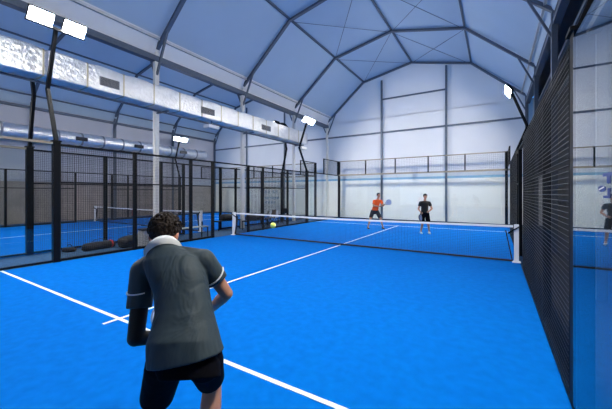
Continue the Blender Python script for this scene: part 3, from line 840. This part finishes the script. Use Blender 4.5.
def duffel(c, L, r, ang, label, m='bag', trim=None):
    e = empty('sports_bag', (c[0], c[1], c[2]), label, 'bag')
    ax = V(math.cos(ang), math.sin(ang), 0); sd = V(-math.sin(ang), math.cos(ang), 0); c0 = V(*c)+V(0,0,r*.92)
    rs = []
    for t, k in ((-1,.55),(-.93,.86),(-.7,1),(-.2,1.04),(.25,.98),(.7,1),(.93,.84),(1,.5)):
        rs.append((c0+ax*L/2*t+V(0,0,r*(k-1)*.6), sd*r*k*1.15, V(0,0,r*k*.92)))
    rq = random.Random(int(L*100)); bb = MB().loft(rs, 20, 2.6)
    for v in bb.bm.verts: v.co += V(rq.uniform(-1,1), rq.uniform(-1,1), rq.uniform(-1.2,.4) if v.co.z > c[2]+r else 0)*r*.10
    bb.build('bag_body', m, e, smooth=True)
    mb = MB()
    pts = [c0+ax*L*.22*math.cos(t)+V(0,0,r*.8+math.sin(t)*.10)+sd*.02 for t in [PI*i/10 for i in range(11)]]
    for p, q in zip(pts, pts[1:]): mb.tube(p, q, .009, 6)
    mb.build('handle', 'grip', e)
    MB().bar(c0-ax*L*.38+V(0,0,r*.95), c0+ax*L*.38+V(0,0,r*.97), .012, .008).build('zip', 'steel', e)
    if trim:
        for t in trim[1]:
            MB().loft([(c0+ax*(t-.025), sd*r*1.19, V(0,0,r*.97)), (c0+ax*(t+.025), sd*r*1.19, V(0,0,r*.97))], 20, 2.6).build('trim_band', trim[0], e)
    return e
duffel((-5.95, 6.45, -.02), 1.0, .20, 1.9, 'large black sports bag lying in the corridor behind the left fence')
duffel((-6.25, 5.55, -.02), .95, .13, 1.75, 'flatter black sports bag with red trim lying beside the larger bag', trim=('red', (.33,)))
duffel((-6.5, 4.85, -.02), .35, .07, .6, 'small dark shoe bag at the left end of the row of bags')
duffel((-5.55, 11.7, .455), .55, .15, 1.6, 'black bag standing on the bench just beyond the net post')
duffel((-5.55, 12.35, .455), .45, .12, 1.5, 'dark bag with orange trim on the bench beyond the net', trim=('orange', (0,)))
duffel((-6.6, 11.15, .455), .60, .16, 1.5, 'black bag on the dark bench left of the net post')
# ball basket
e = empty('ball_basket', (-5.38, 6.52, 0), 'grey slatted plastic basket with a dark rim behind the foreground player', 'basket')
x0, x1, y0, y1 = -5.58, -5.20, 6.38, 6.72
for a, b, c, d_ in ((x0, x0+.01, y0, y1), (x1-.01, x1, y0, y1), (x0, x1, y0, y0+.01), (x0, x1, y1-.01, y1)):
    mb = MB()
    for k in range(9): mb.box((a, c, .03+k*.055), (b, d_, .068+k*.055))
    mb.build('slatted_side', 'lattice', e)
for a in (x0, x1-.02):
    for c in (y0, y1-.02): MB().box((a-.002, c-.002, 0), (a+.022, c+.022, .53)).build('corner_post', 'lattice', e)
MB().box((x0-.01, y0-.01, .53), (x1+.01, y1+.01, .58)).build('rim', 'bag', e)
MB().box((x0+.01, y0+.01, .02), (x1-.01, y1-.01, .03)).build('base_tray', 'lattice', e)
# folding chairs near the far benches
def chair(x, y, rz, m, label, grp=None):
    e = empty('folding_chair', (x, y, 0), label, 'chair', grp, rz)
    def b(name, lo, hi, mm): 
        return MB().box(lo, hi).build(name, mm, e, local=True)
    b('seat', (-.21,-.20,.43), (.21,.20,.46), m); 
    o = MB().hexa([(-.21,.19,.58),(.21,.19,.58),(.21,.22,.58),(-.21,.22,.58),(-.21,.26,.88),(.21,.26,.88),(.21,.29,.88),(-.21,.29,.88)]).build('backrest', m, e, local=True)
    for sx_ in (-1, 1):
        MB().bar((sx_*.20,-.22,0), (sx_*.20,.20,.46), .022, .022).build('leg', 'black', e, local=True)
        MB().bar((sx_*.20,.24,0), (sx_*.20,-.18,.44), .022, .022).build('leg', 'black', e, local=True)
        MB().bar((sx_*.20,.17,.44), (sx_*.20,.27,.86), .022, .022).build('back_post', 'black', e, local=True)
    return e
chair(-5.75, 13.35, -1.4, 'brown', 'brown folding chair behind the left half of the net')
chair(-6.2, 15.0, -1.5, 'black', 'black folding chair beside the corridor end, left of the yellow ball', )
e = empty('towel', (-6.15, 14.2, 0), 'white towel hung over a dark rack behind the net, above the ball', 'towel')
mb = MB()
mb.rings([[V(-6.15+dx, 13.85+.7*t, z+.02*math.sin(9*t)) for t, dx, z in [(i/10, .05+.01*math.sin(i), 0.76-.4*(k/6)) for i in range(11)]] + [V(-6.17+.0, 13.85+.7*i/10, 0.76-.4*(k/6)) for i in range(10, -1, -1)] for k in range(7)])
mb.build('towel_cloth', 'towel', e)
e = empty('towel_rack', (-6.2, 14.2, 0), 'dark metal rack in the corridor holding a white towel, behind the net', 'rack')
for y in (13.75, 14.65): MB().box((-6.23, y-.02, 0), (-6.19, y+.02, .75)).build('upright', 'black', e)
for z in (.35, .72): MB().box((-6.23, 13.75, z), (-6.19, 14.65, z+.03)).build('cross_bar', 'black', e)
# banner on the far wall of the second court
e = empty('banner', (-11.8, 20.93, 0.55), 'white banner with pale blue print on the far wall beyond the fences', 'banner')
MB().box((-12.6, 20.90, .55), (-10.9, 20.94, 2.15)).build('sheet', 'collar', e)
mb = MB(); rn = random.Random(5)
for z, h, xs in ((1.72,.26,(-12.45,-12.12,-11.62,-11.3)), (1.24,.20,(-12.45,-12.2,-11.9,-11.66,-11.4,-11.15)), (.86,.20,(-12.4,-12.1,-11.8,-11.5))):
    for x in xs:
        w2 = .17
        mb.box((x, 20.893, z), (x+.045, 20.9, z+h)); mb.box((x+w2-.045, 20.893, z), (x+w2, 20.9, z+h))
        mb.box((x, 20.8925, z+h-.05), (x+w2, 20.9, z+h)); mb.box((x, 20.8925, z+h*.42), (x+w2, 20.9, z+h*.42+.045))
mb.build('print', 'decal_pale', e)
# orange fire extinguisher and small box by the left wall
e = empty('fire_extinguisher', (-18.6, 13.2, 0), 'red fire extinguisher standing by the beige left wall', 'extinguisher')
MB().capsule((-18.6,13.2,.12), (-18.6,13.2,.48), .09, .085).build('cylinder', 'red', e, smooth=True)
MB().tube((-18.6,13.2,.5), (-18.6,13.2,.62), .025).build('valve', 'black', e)
MB().bar((-18.6,13.2,.62), (-18.45,13.2,.66), .03, .02).build('handle', 'black', e)
MB().tube((-18.6,13.2,0), (-18.6,13.2,.06), .088, 16).build('base_ring', 'black', e)
